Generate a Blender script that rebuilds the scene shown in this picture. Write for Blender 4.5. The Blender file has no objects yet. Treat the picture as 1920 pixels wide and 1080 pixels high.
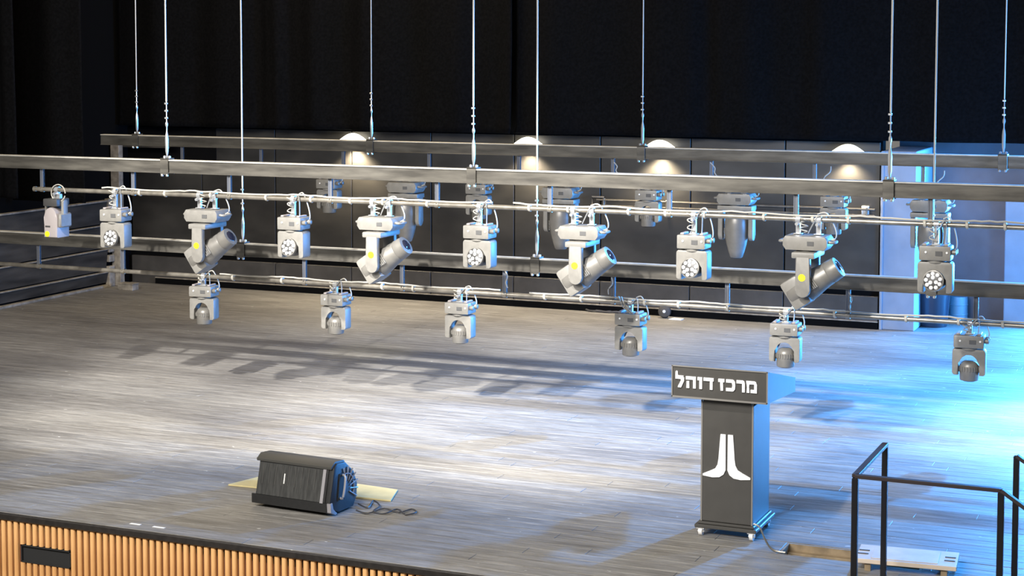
import bpy, bmesh, math, random
from mathutils import Vector, Matrix
random.seed(7)
PI = math.pi
R = math.radians
SC = bpy.context.scene
COL = SC.collection

# ------------------------------------------------------------------ camera
CAMH = 3.45
F_PX, CX, CY = 3245.0, 960.0, 317.0
PIT, YAW = R(3.99), R(23.26)
cam = bpy.data.cameras.new('camera')
co = bpy.data.objects.new('camera', cam); COL.objects.link(co)
co.location = (0, 0, CAMH)
co.rotation_euler = (PI/2 - PIT, 0, YAW)
cam.sensor_width = 36; cam.sensor_fit = 'HORIZONTAL'
cam.lens = 36*F_PX/1920
cam.shift_y = -(540-CY)/1920
cam.clip_end = 200
SC.camera = co

# ------------------------------------------------------------------ world, lights, exposure
w = bpy.data.worlds.new('world'); SC.world = w; w.use_nodes = True
w.node_tree.nodes['Background'].inputs[0].default_value = (1.0, 0.95, 0.87, 1)
w.node_tree.nodes['Background'].inputs[1].default_value = 0.20
SC.view_settings.view_transform = 'Standard'
SC.view_settings.look = 'None'
SC.view_settings.gamma = 1
SC.view_settings.exposure = 0.0
SC.view_settings.use_curve_mapping = False

def lamp(name, kind, loc, aim, energy, color, **kw):
    l = bpy.data.lights.new(name, kind); l.energy = energy; l.color = color
    for k, v in kw.items(): setattr(l, k, v)
    o = bpy.data.objects.new(name, l); COL.objects.link(o)
    o.location = loc
    o.rotation_euler = (Vector(aim)-Vector(loc)).to_track_quat('-Z', 'Y').to_euler()
    return o
WARM = (1.0, 0.965, 0.915)
for x, e, ax in ((-9.0, 8000, -9.0), (-6.2, 8600, -6.2), (-4.4, 4000, -4.4)):
    lamp('front_spot', 'SPOT', (x, 7.3, 6.9), (ax, 15.0, 0), e, WARM,
         spot_size=R(36), spot_blend=0.75, shadow_soft_size=0.12)
# soft added fill from over the auditorium, brightening the front faces
lamp('house_fill', 'AREA', (-7.0, 2.0, 7.0), (-7.5, 14, 0), 2250, WARM, shape='RECTANGLE', size=9, size_y=3)
# blue daylight/stage light from the wing on the right
lamp('wing_light', 'AREA', (1.2, 17.5, 2.0), (-4.5, 17.0, 0.9), 620, (0.05, 0.33, 1.0),
     shape='RECTANGLE', size=1.4, size_y=1.4, spread=R(130))
lamp('door_daylight', 'AREA', (-1.0, 22.1, 1.45), (-1.9, 17.0, 0.9), 2300, (0.06, 0.35, 1.0),
     shape='RECTANGLE', size=2.0, size_y=2.6)
lamp('wing_spot', 'SPOT', (0.6, 17.6, 5.0), (-0.6, 16.2, 0), 11500, (0.36, 0.62, 1.0),
     spot_size=R(50), spot_blend=1.0, shadow_soft_size=0.3)

lamp('warm_back_fill', 'AREA', (-10.5, 18.6, 7.5), (-11.0, 18.8, 0), 400, (1.0, 0.80, 0.52), shape='RECTANGLE', size=7, size_y=1.5)  # added warm fill that browns the rear floor and left side
lamp('yellow_spot', 'SPOT', (-9.4, 15.6, 6.0), (-9.22, 17.35, 0), 330, (1.0, 0.85, 0.25), spot_size=R(13), spot_blend=1.0)

lamp('blue_back_spot', 'SPOT', (-0.9, 20.6, 5.4), (-2.6, 14.6, 0), 7500, (0.05, 0.34, 1.0), spot_size=R(66), spot_blend=0.45, shadow_soft_size=0.08)

# ------------------------------------------------------------------ pixel helpers (only for finding real places)
_F = Vector((-math.sin(YAW)*math.cos(PIT), math.cos(YAW)*math.cos(PIT), -math.sin(PIT)))
_R = _F.cross(Vector((0, 0, 1))).normalized(); _U = _R.cross(_F)
def ray(x, y): return _F*F_PX + _R*(x-CX) - _U*(y-CY)
def atZ(x, y, z=0.0): d = ray(x, y); return Vector((0, 0, CAMH)) + d*((z-CAMH)/d.z)
def atY(x, y, Y): d = ray(x, y); return Vector((0, 0, CAMH)) + d*(Y/d.y)
def atX(x, y, X): d = ray(x, y); return Vector((0, 0, CAMH)) + d*(X/d.x)
def proj(p):
    v = Vector(p)-Vector((0, 0, CAMH)); d = v.dot(_F)
    return CX+F_PX*v.dot(_R)/d, CY-F_PX*v.dot(_U)/d, d

# ------------------------------------------------------------------ materials
def mat(name, col, rough=0.5, metal=0.0, noise=0.0, nscale=8.0, stretch=(1, 1, 1), bump=0.0, spec=0.5, col2=None, emit=None):
    m = bpy.data.materials.new(name); m.use_nodes = True
    nt = m.node_tree; b = nt.nodes['Principled BSDF']
    b.inputs['Roughness'].default_value = rough
    b.inputs['Metallic'].default_value = metal
    b.inputs['Specular IOR Level'].default_value = spec
    b.inputs['Base Color'].default_value = (*col, 1)
    if noise > 0 or col2:
        tc = nt.nodes.new('ShaderNodeTexCoord'); mp = nt.nodes.new('ShaderNodeMapping')
        mp.inputs['Scale'].default_value = stretch
        n = nt.nodes.new('ShaderNodeTexNoise'); n.inputs['Scale'].default_value = nscale
        n.inputs['Detail'].default_value = 5
        nt.links.new(tc.outputs['Object'], mp.inputs[0]); nt.links.new(mp.outputs[0], n.inputs['Vector'])
        rp = nt.nodes.new('ShaderNodeValToRGB')
        rp.color_ramp.elements[0].position = 0.35; rp.color_ramp.elements[1].position = 0.68
        c2 = col2 or tuple(min(1, c*(1+noise)) for c in col)
        c1 = col if col2 else tuple(c*(1-noise) for c in col)
        rp.color_ramp.elements[0].color = (*c1, 1); rp.color_ramp.elements[1].color = (*c2, 1)
        nt.links.new(n.outputs['Fac'], rp.inputs[0]); nt.links.new(rp.outputs[0], b.inputs['Base Color'])
        if bump > 0:
            bp = nt.nodes.new('ShaderNodeBump'); bp.inputs['Strength'].default_value = bump; bp.inputs['Distance'].default_value = 0.01
            nt.links.new(n.outputs['Fac'], bp.inputs['Height']); nt.links.new(bp.outputs[0], b.inputs['Normal'])
    if emit:
        b.inputs['Emission Color'].default_value = (*emit[0], 1); b.inputs['Emission Strength'].default_value = emit[1]
    return m

def floor_mat():
    m = bpy.data.materials.new('stage_planks'); m.use_nodes = True
    nt = m.node_tree; N = nt.nodes; L = nt.links; b = N['Principled BSDF']
    g = N.new('ShaderNodeNewGeometry')
    def noise(sc, sx, sy, det=4, rough=0.6):
        mp = N.new('ShaderNodeMapping'); mp.inputs['Scale'].default_value = (sx, sy, 1)
        n = N.new('ShaderNodeTexNoise'); n.inputs['Scale'].default_value = sc; n.inputs['Detail'].default_value = det
        n.inputs['Roughness'].default_value = rough
        L.new(g.outputs['Position'], mp.inputs[0]); L.new(mp.outputs[0], n.inputs['Vector']); return n
    def ramp(src, p0, c0, p1, c1):
        r = N.new('ShaderNodeValToRGB'); e = r.color_ramp.elements
        e[0].position = p0; e[1].position = p1; e[0].color = (*c0, 1); e[1].color = (*c1, 1)
        L.new(src, r.inputs[0]); return r
    streak = noise(1.0, 1.5, 24.0, 6, 0.75)
    base = ramp(streak.outputs['Fac'], 0.30, (0.125, 0.117, 0.106), 0.68, (0.32, 0.308, 0.288))
    fine = noise(1.0, 4.5, 62.0, 4, 0.75)
    fr = ramp(fine.outputs['Fac'], 0.35, (0.72, 0.72, 0.72), 0.65, (1.26, 1.26, 1.26))
    mx = N.new('ShaderNodeMix'); mx.data_type = 'RGBA'; mx.blend_type = 'MULTIPLY'; mx.inputs['Factor'].default_value = 1
    L.new(base.outputs[0], mx.inputs['A']); L.new(fr.outputs[0], mx.inputs['B'])
    # dark worn patches
    pt = noise(0.55, 0.8, 2.2, 3, 0.5)
    pr = ramp(pt.outputs['Fac'], 0.34, (0.74, 0.73, 0.73), 0.56, (1.08, 1.07, 1.05))
    m2 = N.new('ShaderNodeMix'); m2.data_type = 'RGBA'; m2.blend_type = 'MULTIPLY'; m2.inputs['Factor'].default_value = 1
    L.new(mx.outputs['Result'], m2.inputs['A']); L.new(pr.outputs[0], m2.inputs['B'])
    # per plank tone
    isl = N.new('ShaderNodeTexWhiteNoise'); isl.noise_dimensions = '1D'
    L.new(g.outputs['Random Per Island'], isl.inputs['W'])
    oi = N.new('ShaderNodeObjectInfo')
    ad = N.new('ShaderNodeMath'); ad.operation = 'ADD'; L.new(isl.outputs['Value'], ad.inputs[0]); L.new(oi.outputs['Random'], ad.inputs[1])
    fr2 = N.new('ShaderNodeMath'); fr2.operation = 'FRACT'; L.new(ad.outputs[0], fr2.inputs[0])
    tn = N.new('ShaderNodeMapRange'); tn.inputs['To Min'].default_value = 0.92; tn.inputs['To Max'].default_value = 1.05
    L.new(fr2.outputs[0], tn.inputs['Value'])
    m3 = N.new('ShaderNodeMix'); m3.data_type = 'RGBA'; m3.blend_type = 'MULTIPLY'; m3.inputs['Factor'].default_value = 1
    L.new(m2.outputs['Result'], m3.inputs['A']); L.new(tn.outputs[0], m3.inputs['B'])
    # specks of dust
    sp = noise(9.0, 1, 1.6, 2, 0.5)
    sr = ramp(sp.outputs['Fac'], 0.735, (0, 0, 0), 0.76, (1, 1, 1))
    m4 = N.new('ShaderNodeMix'); m4.data_type = 'RGBA'; m4.inputs['B'].default_value = (0.5, 0.49, 0.46, 1)
    L.new(sr.outputs[0], m4.inputs['Factor']); L.new(m3.outputs['Result'], m4.inputs['A'])
    L.new(m4.outputs['Result'], b.inputs['Base Color'])
    rr = N.new('ShaderNodeMapRange'); rr.inputs['To Min'].default_value = 0.42; rr.inputs['To Max'].default_value = 0.62
    L.new(streak.outputs['Fac'], rr.inputs['Value']); L.new(rr.outputs[0], b.inputs['Roughness'])
    b.inputs['Specular IOR Level'].default_value = 0.35
    bp = N.new('ShaderNodeBump'); bp.inputs['Strength'].default_value = 0.25; bp.inputs['Distance'].default_value = 0.004
    L.new(fine.outputs['Fac'], bp.inputs['Height']); L.new(bp.outputs[0], b.inputs['Normal'])
    return m

M = dict(
    plank=floor_mat(),
    slab=mat('subfloor', (0.01, 0.01, 0.01), 0.8),
    nosing=mat('black_nosing', (0.018, 0.015, 0.013), 0.45, noise=0.3, nscale=20),
    slat=mat('oak_slat', (0.60, 0.31, 0.115), 0.42, nscale=3.0, stretch=(6, 6, 0.8), col2=(0.78, 0.45, 0.19), bump=0.1),
    slatback=mat('slat_backing', (0.13, 0.04, 0.016), 0.8),
    curtain=mat('black_velvet', (0.0042, 0.0042, 0.0046), 0.95, noise=0.3, nscale=30, spec=0.05),
    wall=mat('black_wall_panel', (0.026, 0.0245, 0.022), 0.42, nscale=1.4, stretch=(1, 1, 2.0), col2=(0.056, 0.052, 0.045), bump=0.05),
    wallbase=mat('grey_wall_base', (0.065, 0.060, 0.054), 0.6, noise=0.2, nscale=4),
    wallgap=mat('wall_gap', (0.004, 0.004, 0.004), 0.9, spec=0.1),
    ledge=mat('pale_ledge', (0.34, 0.30, 0.24), 0.5, noise=0.3, nscale=12),
    board=mat('left_wall_board', (0.028, 0.025, 0.021), 0.5, nscale=2.5, stretch=(1, 0.5, 3), col2=(0.085, 0.075, 0.062)),
    pier=mat('pale_pier', (0.34, 0.37, 0.42), 0.6, noise=0.06, nscale=5),
    bluewall=mat('grey_wall', (0.15, 0.13, 0.135), 0.45, noise=0.3, nscale=1.2),
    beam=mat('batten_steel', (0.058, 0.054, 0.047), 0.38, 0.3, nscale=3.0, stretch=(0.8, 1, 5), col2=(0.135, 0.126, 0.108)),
    beamtop=mat('batten_lit_top', (0.55, 0.53, 0.48), 0.35, 0.3, noise=0.2, nscale=6),
    pipe=mat('pipe_steel', (0.24, 0.22, 0.185), 0.33, 0.55, noise=0.25, nscale=9),
    chrome=mat('bright_steel', (0.62, 0.63, 0.64), 0.28, 0.75),
    wire=mat('wire_steel', (0.60, 0.58, 0.55), 0.45, 0.4),
    rod=mat('rod_grey', (0.13, 0.14, 0.165), 0.4, 0.3),
    fix=mat('fixture_shell', (0.19, 0.182, 0.165), 0.42, noise=0.08, nscale=20),
    fixdk=mat('fixture_dark', (0.045, 0.044, 0.043), 0.45),
    fixmid=mat('fixture_grey', (0.165, 0.157, 0.142), 0.38, 0.2, noise=0.1, nscale=14),
    fixpale=mat('fixture_pale', (0.30, 0.27, 0.265), 0.4),
    lens=mat('lens_white_glint', (0.80, 0.80, 0.80), 0.12, 0.15),  # near-white base paints in the bright reflections on the lenses
    lensdk=mat('lens_dark', (0.02, 0.02, 0.03), 0.08),
    display=mat('display', (0.10, 0.10, 0.10), 0.2),
    yellow=mat('yellow_sticker', (0.86, 0.80, 0.01), 0.5),
    cable=mat('pale_cable', (0.40, 0.38, 0.33), 0.5),
    cabledk=mat('dark_cable', (0.05, 0.05, 0.055), 0.5),
    lect=mat('lectern_black', (0.062, 0.059, 0.054), 0.38, noise=0.06, nscale=9),
    lectedge=mat('lectern_edge', (0.20, 0.19, 0.175), 0.4),
    white=mat('white_letter', (0.93, 0.93, 0.93), 0.4),
    castor=mat('castor_white', (0.75, 0.74, 0.72), 0.4),
    spk=mat('speaker_plastic', (0.011, 0.011, 0.011), 0.5, noise=0.15, nscale=40),
    spktop=mat('speaker_bezel', (0.060, 0.058, 0.052), 0.5),
    grille=mat('speaker_grille', (0.036, 0.036, 0.034), 0.45, 0.2, noise=0.35, nscale=9, stretch=(6, 1, 1)),
    spkedge=mat('speaker_rib', (0.25, 0.24, 0.25), 0.4),
    card=mat('pale_board', (0.50, 0.42, 0.21), 0.7, noise=0.1, nscale=6),
    lid=mat('hatch_lid', (0.62, 0.52, 0.42), 0.55, noise=0.08, nscale=7),
    hatch=mat('hatch_wood', (0.27, 0.20, 0.12), 0.6, noise=0.25, nscale=9),
    rail=mat('rail_black', (0.008, 0.008, 0.010), 0.35),
    railtop=mat('rail_wood', (0.035, 0.027, 0.027), 0.35),
    bin=mat('bin_dark', (0.03, 0.035, 0.05), 0.25),
    drum=mat('drum_blue', (0.25, 0.42, 0.5), 0.35),
    lampm=mat('lamp_glow', (1, 0.95, 0.8), 0.5, emit=((1, 0.93, 0.74), 6)),
    lampdim=mat('lamp_glow_dim', (1, 0.95, 0.8), 0.5, emit=((1, 0.93, 0.66), 1.6)),
    paper=mat('paper', (0.8, 0.78, 0.72), 0.7),
    hall=mat('hall_floor', (0.04, 0.036, 0.033), 0.7, noise=0.2, nscale=3),
)

# ------------------------------------------------------------------ mesh helpers
def obj(name, bm, m, parent=None, loc=(0, 0, 0), rot=(0, 0, 0), smooth=False):
    me = bpy.data.meshes.new(name)
    if isinstance(bm, bmesh.types.BMesh):
        bmesh.ops.recalc_face_normals(bm, faces=bm.faces)
        bm.to_mesh(me); bm.free()
    if smooth:
        for p in me.polygons: p.use_smooth = True
        try: me.set_sharp_from_angle(angle=R(38))
        except Exception: pass
    if m: me.materials.append(m)
    o = bpy.data.objects.new(name, me); COL.objects.link(o)
    o.location = loc; o.rotation_euler = rot
    if parent: o.parent = parent
    return o
def tag(o, label=None, cat=None, group=None, kind=None):
    if label: o['label'] = label
    if cat: o['category'] = cat
    if group: o['group'] = group
    if kind: o['kind'] = kind
    return o
def thing(name, label, cat, loc=(0, 0, 0), rot=(0, 0, 0), group=None):
    o = bpy.data.objects.new(name, None); COL.objects.link(o)
    o.empty_display_size = 0.1
    o.location = loc; o.rotation_euler = rot
    return tag(o, label, cat, group)
def NB(): return bmesh.new()
def box(bm, x0, x1, y0, y1, z0, z1, bev=0.0, mtx=None, seg=1):
    r = bmesh.ops.create_cube(bm, size=1)
    vs = r['verts']
    for v in vs:
        v.co = Vector(((x0+x1)/2+v.co.x*(x1-x0), (y0+y1)/2+v.co.y*(y1-y0), (z0+z1)/2+v.co.z*(z1-z0)))
    if bev > 0:
        es = list({e for v in vs for e in v.link_edges})
        rr = bmesh.ops.bevel(bm, geom=es, offset=bev, segments=seg, affect='EDGES', profile=0.6)
        vs = list({v for f in rr['faces'] for v in f.verts} | {v for v in vs if v.is_valid})
    if mtx is not None:
        for v in vs: v.co = mtx @ v.co
    return bm
def lathe(bm, prof, origin=(0, 0, 0), axis=(0, 0, 1), n=20, cap=True):
    """prof: list of (r, h) along axis"""
    a = Vector(axis).normalized()
    q = Vector((0, 0, 1)).rotation_difference(a)
    rings = []
    for r, h in prof:
        ring = []
        for i in range(n):
            t = 2*PI*i/n
            ring.append(bm.verts.new(Vector(origin)+q @ Vector((r*math.cos(t), r*math.sin(t), h))))
        rings.append(ring)
    for a1, a2 in zip(rings, rings[1:]):
        for i in range(n):
            bm.faces.new((a1[i], a1[(i+1) % n], a2[(i+1) % n], a2[i]))
    if cap:
        bm.faces.new(rings[0]); bm.faces.new(rings[-1])
    return bm
def cyl(bm, p0, p1, r, n=10, r2=None):
    p0 = Vector(p0); p1 = Vector(p1)
    return lathe(bm, [(r, 0), (r if r2 is None else r2, (p1-p0).length)], p0, p1-p0, n)
def tube(bm, pts, r, n=6):
    pts = [Vector(p) for p in pts]; rings = []
    for i, p in enumerate(pts):
        d = (pts[min(i+1, len(pts)-1)]-pts[max(i-1, 0)])
        if d.length < 1e-9: d = Vector((1, 0, 0))
        d.normalize()
        up = Vector((0, 0, 1)) if abs(d.z) < 0.9 else Vector((1, 0, 0))
        s = d.cross(up).normalized(); u = s.cross(d)
        rings.append([bm.verts.new(p+(s*math.cos(2*PI*k/n)+u*math.sin(2*PI*k/n))*r) for k in range(n)])
    for a1, a2 in zip(rings, rings[1:]):
        for i in range(n): bm.faces.new((a1[i], a1[(i+1) % n], a2[(i+1) % n], a2[i]))
    bm.faces.new(rings[0]); bm.faces.new(rings[-1])
    return bm
def prism(bm, poly, d0, d1, plane='XZ', bev=0.0):
    """extrude a 2D outline; plane XZ -> depth along Y; YZ -> depth along X; XY -> along Z"""
    def P(a, b, d):
        return Vector((a, d, b)) if plane == 'XZ' else Vector((d, a, b)) if plane == 'YZ' else Vector((a, b, d))
    v0 = [bm.verts.new(P(a, b, d0)) for a, b in poly]; v1 = [bm.verts.new(P(a, b, d1)) for a, b in poly]
    f0 = bm.faces.new(v0); f1 = bm.faces.new(list(reversed(v1)))
    n = len(poly)
    for i in range(n): bm.faces.new((v0[i], v1[i], v1[(i+1) % n], v0[(i+1) % n]))
    if bev > 0:
        es = list(set(f0.edges) | set(f1.edges))
        bmesh.ops.bevel(bm, geom=es, offset=bev, segments=2, affect='EDGES', profile=0.6)
    return bm
def arc(cx, cy, r, a0, a1, n=8, ry=None):
    ry = r if ry is None else ry
    return [(cx+r*math.cos(R(a0+(a1-a0)*i/n)), cy+ry*math.sin(R(a0+(a1-a0)*i/n))) for i in range(n+1)]
def copy_tree(o, parent=None):
    c = o.copy(); COL.objects.link(c)
    if parent is not None: c.parent = parent
    for ch in KIDS.get(o.name, []): copy_tree(ch, c)
    return c
KIDS = {}
def index_kids(root):
    ks = [x for x in bpy.data.objects if x.parent == root]
    if ks: KIDS[root.name] = ks
    for k in ks: index_kids(k)

# ================================================================== STRUCTURE
EDGE_Y, BACK_Y, LEFT_X, RIGHT_X = 10.17, 21.2, -15.25, 2.6
REC_Y = 22.3
HOLES = [(-2.93, -1.95, 11.40, 11.70), (-2.13, 5.0, 9.0, 10.95)]
def subtract(rects, h):
    out = []
    for (a, b, c, d) in rects:
        x0, x1 = max(a, h[0]), min(b, h[1]); y0, y1 = max(c, h[2]), min(d, h[3])
        if x0 >= x1 or y0 >= y1: out.append((a, b, c, d)); continue
        if c < y0: out.append((a, b, c, y0))
        if y1 < d: out.append((a, b, y1, d))
        if a < x0: out.append((a, x0, y0, y1))
        if x1 < b: out.append((x1, b, y0, y1))
    return out
slabs = [(LEFT_X, RIGHT_X, EDGE_Y+0.012, REC_Y)]
for h in HOLES: slabs = subtract(slabs, h)
bm = NB()
for s in slabs: box(bm, *s, -0.12, -0.020)
floor = tag(obj('floor', bm, M['slab']), kind='structure')
PW, PL = 0.140, 2.4
planks = []
y = EDGE_Y; row = 0
while y < REC_Y-0.01:
    x = LEFT_X - random.uniform(0, PL)
    while x < RIGHT_X:
        r0 = [(max(x, LEFT_X), min(x+PL, RIGHT_X), y, min(y+PW, REC_Y))]
        if r0[0][1]-r0[0][0] > 0.05:
            for h in HOLES: r0 = subtract(r0, h)
            planks += [q for q in r0 if q[1]-q[0] > 0.02 and q[3]-q[2] > 0.015]
        x += PL
    y += PW; row += 1
def plank_geo(bm, q):
    a, b, c, d = q; g = 0.0012; e = 0.003; z1 = random.uniform(-0.0006, 0.0006)
    a += g; b -= g; c += g; d -= g
    lo = [bm.verts.new(p) for p in ((a, c, -0.02), (b, c, -0.02), (b, d, -0.02), (a, d, -0.02))]
    mi = [bm.verts.new(p) for p in ((a, c, z1-e*0.6), (b, c, z1-e*0.6), (b, d, z1-e*0.6), (a, d, z1-e*0.6))]
    hi = [bm.verts.new(p) for p in ((a+e, c+e, z1), (b-e, c+e, z1), (b-e, d-e, z1), (a+e, d-e, z1))]
    for k in range(4):
        j = (k+1) % 4
        bm.faces.new((lo[k], lo[j], mi[j], mi[k])); bm.faces.new((mi[k], mi[j], hi[j], hi[k]))
    bm.faces.new(hi)
def inframe(q):
    for fx in (0.0, .25, .5, .75, 1):
        px, py, d = proj((q[0]+(q[1]-q[0])*fx, (q[2]+q[3])/2, 0))
        if 0 < px < 1920 and 0 < py < 1080: return True
    return False
planks.sort(key=lambda q: (not inframe(q), proj(((q[0]+q[1])/2, (q[2]+q[3])/2, 0))[2]))
for q in planks[:295]:
    bm = NB(); plank_geo(bm, q); obj('plank', bm, M['plank'], floor)
bm = NB()
for q in planks[295:]: plank_geo(bm, q)
tag(obj('planks', bm, M['plank'], floor), kind='stuff')

# --- stage front: nosing, backing, slats, recessed black socket panel
wf = tag(obj('wall_front', box(NB(), LEFT_X, -2.15, EDGE_Y+0.012, EDGE_Y+0.10, -1.0, -0.02), M['slatback']), kind='structure')
obj('nosing', box(NB(), LEFT_X, -2.14, EDGE_Y-0.035, EDGE_Y+0.0, -0.05, -0.001, 0.006), M['nosing'], wf)
SP = 0.0575
v0 = atY(41, 1024, EDGE_Y-0.02); v1 = atY(129, 1068, EDGE_Y-0.02)
vz1, vz0 = atY(85, 1028, EDGE_Y-.02).z, atY(85, 1060, EDGE_Y-.02).z
xs0 = atY(4, 970, EDGE_Y-0.02).x
def slat(x, za, zb):
    bm = NB(); bw = 0.0185
    poly = [(-bw, 0.0), (-bw, -0.021), (-bw*0.62, -0.029), (bw*0.62, -0.029), (bw, -0.021), (bw, 0.0)]
    prism(bm, poly, za, zb, 'XY')
    return obj('slat', bm, M['slat'], wf, (x, EDGE_Y+0.011, 0))
k = -18
while True:
    x = xs0 + k*SP; k += 1
    if x > -2.2: break
    if v0.x-0.02 < x < v1.x+0.02:
        slat(x, vz1+0.004, -0.052); slat(x, -0.98, vz0-0.004)
    else: slat(x, -0.98, -0.052)
vent = thing('socket_panel', 'black rectangular recessed panel set into the wood slats at lower left', 'panel', ((v0.x+v1.x)/2, EDGE_Y+0.012, (vz0+vz1)/2))
hw, hh = (v1.x-v0.x)/2+0.012, (vz1-vz0)/2
obj('plate', box(NB(), -hw, hw, -0.012, -0.001, -hh, hh, 0.002), M['slab'], vent)
bm = NB()
for a in ((-hw, hw, hh-0.008, hh), (-hw, hw, -hh, -hh+0.008)): box(bm, a[0], a[1], -0.030, -0.012, a[2], a[3])
box(bm, -hw, -hw+0.008, -0.030, -0.012, -hh, hh); box(bm, hw-0.008, hw, -0.030, -0.012, -hh, hh)
obj('frame', bm, M['slab'], vent)

# hall floor
tag(obj('floor', box(NB(), LEFT_X, RIGHT_X, -2, EDGE_Y+0.1, -1.1, -1.0), M['hall']), kind='structure')

# --- back wall: slab, upper panels, dark joint, grey base panels
wb = tag(obj('wall_back', box(NB(), LEFT_X-0.2, -4.18, BACK_Y+0.03, BACK_Y+0.2, -0.02, 8), M['wallgap']), kind='structure')
xs = [LEFT_X+0.02+0.0]
while xs[-1] < -4.4: xs.append(xs[-1]+1.23)
xs[-1] = -4.20
for a, b in zip(xs, xs[1:]):
    obj('panel', box(NB(), a+0.008, b-0.008, BACK_Y, BACK_Y+0.03, 0.49, 2.30, 0.004), M['wall'], wb)
    obj('base_panel', box(NB(), a+0.006, b-0.006, BACK_Y-0.03, BACK_Y+0.03, 0.0, 0.40, 0.004), M['wallbase'], wb)
bb = tag(obj('baseboard_back', box(NB(), LEFT_X+0.45, -4.2, BACK_Y-0.055, BACK_Y-0.031, 0.0, 0.085, 0.004), M['wallgap']), kind='structure')
obj('cap', box(NB(), LEFT_X+0.45, -4.2, BACK_Y-0.058, BACK_Y-0.031, 0.086, 0.097), M['ledge'], bb)
# flat black sheet painting in the dark of an upper recess beside the corner
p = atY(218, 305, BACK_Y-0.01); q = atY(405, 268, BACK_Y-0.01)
obj('recess_dark', box(NB(), p.x, q.x, BACK_Y-0.012, BACK_Y, p.z, 2.3, 0.002), M['wallgap'], wb)
# recess wall behind the pier
tag(obj('wall_back', box(NB(), -4.18, RIGHT_X, REC_Y, REC_Y+0.15, -0.02, 8), M['bluewall']), kind='structure')
pier = tag(obj('trim_1', box(NB(), -4.18, -3.76, BACK_Y-0.02, REC_Y, -0.0, 2.20, 0.01), M['pier']), kind='structure')
obj('pier_edge', box(NB(), -4.185, -4.15, BACK_Y-0.05, BACK_Y-0.018, 0, 2.20, 0.005), M['pier'], pier)
tag(obj('trim_2', box(NB(), -2.82, -2.2, REC_Y-0.25, REC_Y, -0.0, 1.75, 0.01), M['pier']), kind='structure')
tag(obj('wall_right', box(NB(), RIGHT_X, RIGHT_X+0.15, EDGE_Y, REC_Y, -0.02, 8), M['wall']), kind='structure')
tag(obj('ceiling', box(NB(), LEFT_X-0.2, RIGHT_X+0.15, EDGE_Y-1.0, REC_Y+0.15, 8.0, 8.15), M['wallgap']), kind='structure')

# --- left wall with stacked horizontal boards and pale ledges
wl = tag(obj('wall_left', box(NB(), LEFT_X-0.2, LEFT_X-0.03, EDGE_Y, BACK_Y+0.03, -0.02, 8), M['wallgap']), kind='structure')
YB = 20.58
zs = [0.05, 0.23, 0.56, 0.91, 1.26]
for i, (a, b) in enumerate(zip(zs, zs[1:])):
    for (ya, yb_) in ((12.2, 15.0), (15.0, 17.8), (17.8, YB)):
        bm = NB()
        prism(bm, [(LEFT_X-0.03, a+0.012), (LEFT_X+0.0, a+0.012), (LEFT_X+0.035, b-0.02), (LEFT_X-0.03, b-0.02)], ya+0.004, yb_-0.004, 'XZ')
        obj('board', bm, M['board'], wl)
    obj('ledge', box(NB(), LEFT_X-0.03, LEFT_X+0.05, 12.2, YB, b-0.02, b-0.006 if i < 3 else b+0.004, 0.003), M['ledge'], wl)
tag(obj('baseboard_left', box(NB(), LEFT_X-0.03, LEFT_X+0.06, 12.2, YB, 0.0, 0.035, 0.004), M['ledge']), kind='structure')
pz = [(0.0, 0.30), (0.36, 0.46), (0.50, 0.60), (0.92, 1.28)]
bm = NB()
for a, b in pz: box(bm, LEFT_X-0.02, LEFT_X+0.06, YB+0.005, YB+0.13, a, b, 0.008)
obj('post_block', bm, M['ledge'], wl)
tag(obj('trim_3', box(NB(), -15.2499, -15.10, 20.72, 20.82, 0.0, 2.12, 0.006), M['ledge']), kind='structure')
tag(obj('trim_4', box(NB(), -15.2499, -14.30, 20.825, 20.84, 2.02, 2.12, 0.004), M['board']), kind='structure')

# ================================================================== CURTAINS
def curtain(label, x0, x1, Y, z0, z1=7.9, amp=0.045, wl=0.95, group='black stage curtains', phase=0.0):
    bm = NB(); n = int((x1-x0)/0.03); cols = []
    ph = phase; 
    for i in range(n+1):
        x = x0+(x1-x0)*i/n
        ph += 2*PI*0.03/(wl*(1+0.35*math.sin(x*1.7+phase)+0.2*math.sin(x*4.1)))
        yy = Y+amp*math.sin(ph)+0.25*amp*math.sin(ph*2.3+1)
        col = []
        for kz, z in enumerate((z0, z0+0.08, z0+1.2, z0+2.5, z1)):
            col.append(bm.verts.new((x+0.02*math.sin(kz*1.3+x*3), yy*(1)+0.012*math.sin(kz*2+x*5), z)))
        cols.append(col)
    for a, b in zip(cols, cols[1:]):
        for k in range(4): bm.faces.new((a[k], b[k], b[k+1], a[k+1]))
    o = obj('stage_curtain', bm, M['curtain'], smooth=True)
    md = o.modifiers.new('thick', 'SOLIDIFY'); md.thickness = 0.012
    return tag(o, label, 'curtain', group)
CB = 2.335
curtain('long black backdrop curtain hanging above the back wall, its left half', -15.2, -8.95, 20.85, CB, phase=0.3)
curtain('long black backdrop curtain hanging above the back wall, its right half towards the blue light', -8.95, 2.4, 20.93, CB, phase=2.1, wl=1.3)
pl = atY(36, 372, 17.5); pr = atY(158, 381, 18.5)
curtain('black wing curtain hanging in front of the back left corner, second from the left edge', -15.2, pr.x, 18.5, pr.z, phase=1.0, amp=0.05)
curtain('black wing curtain at the far left edge of the stage, above the boarded wall', -15.2, pl.x, 17.5, pl.z, phase=4.0, amp=0.05)
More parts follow.
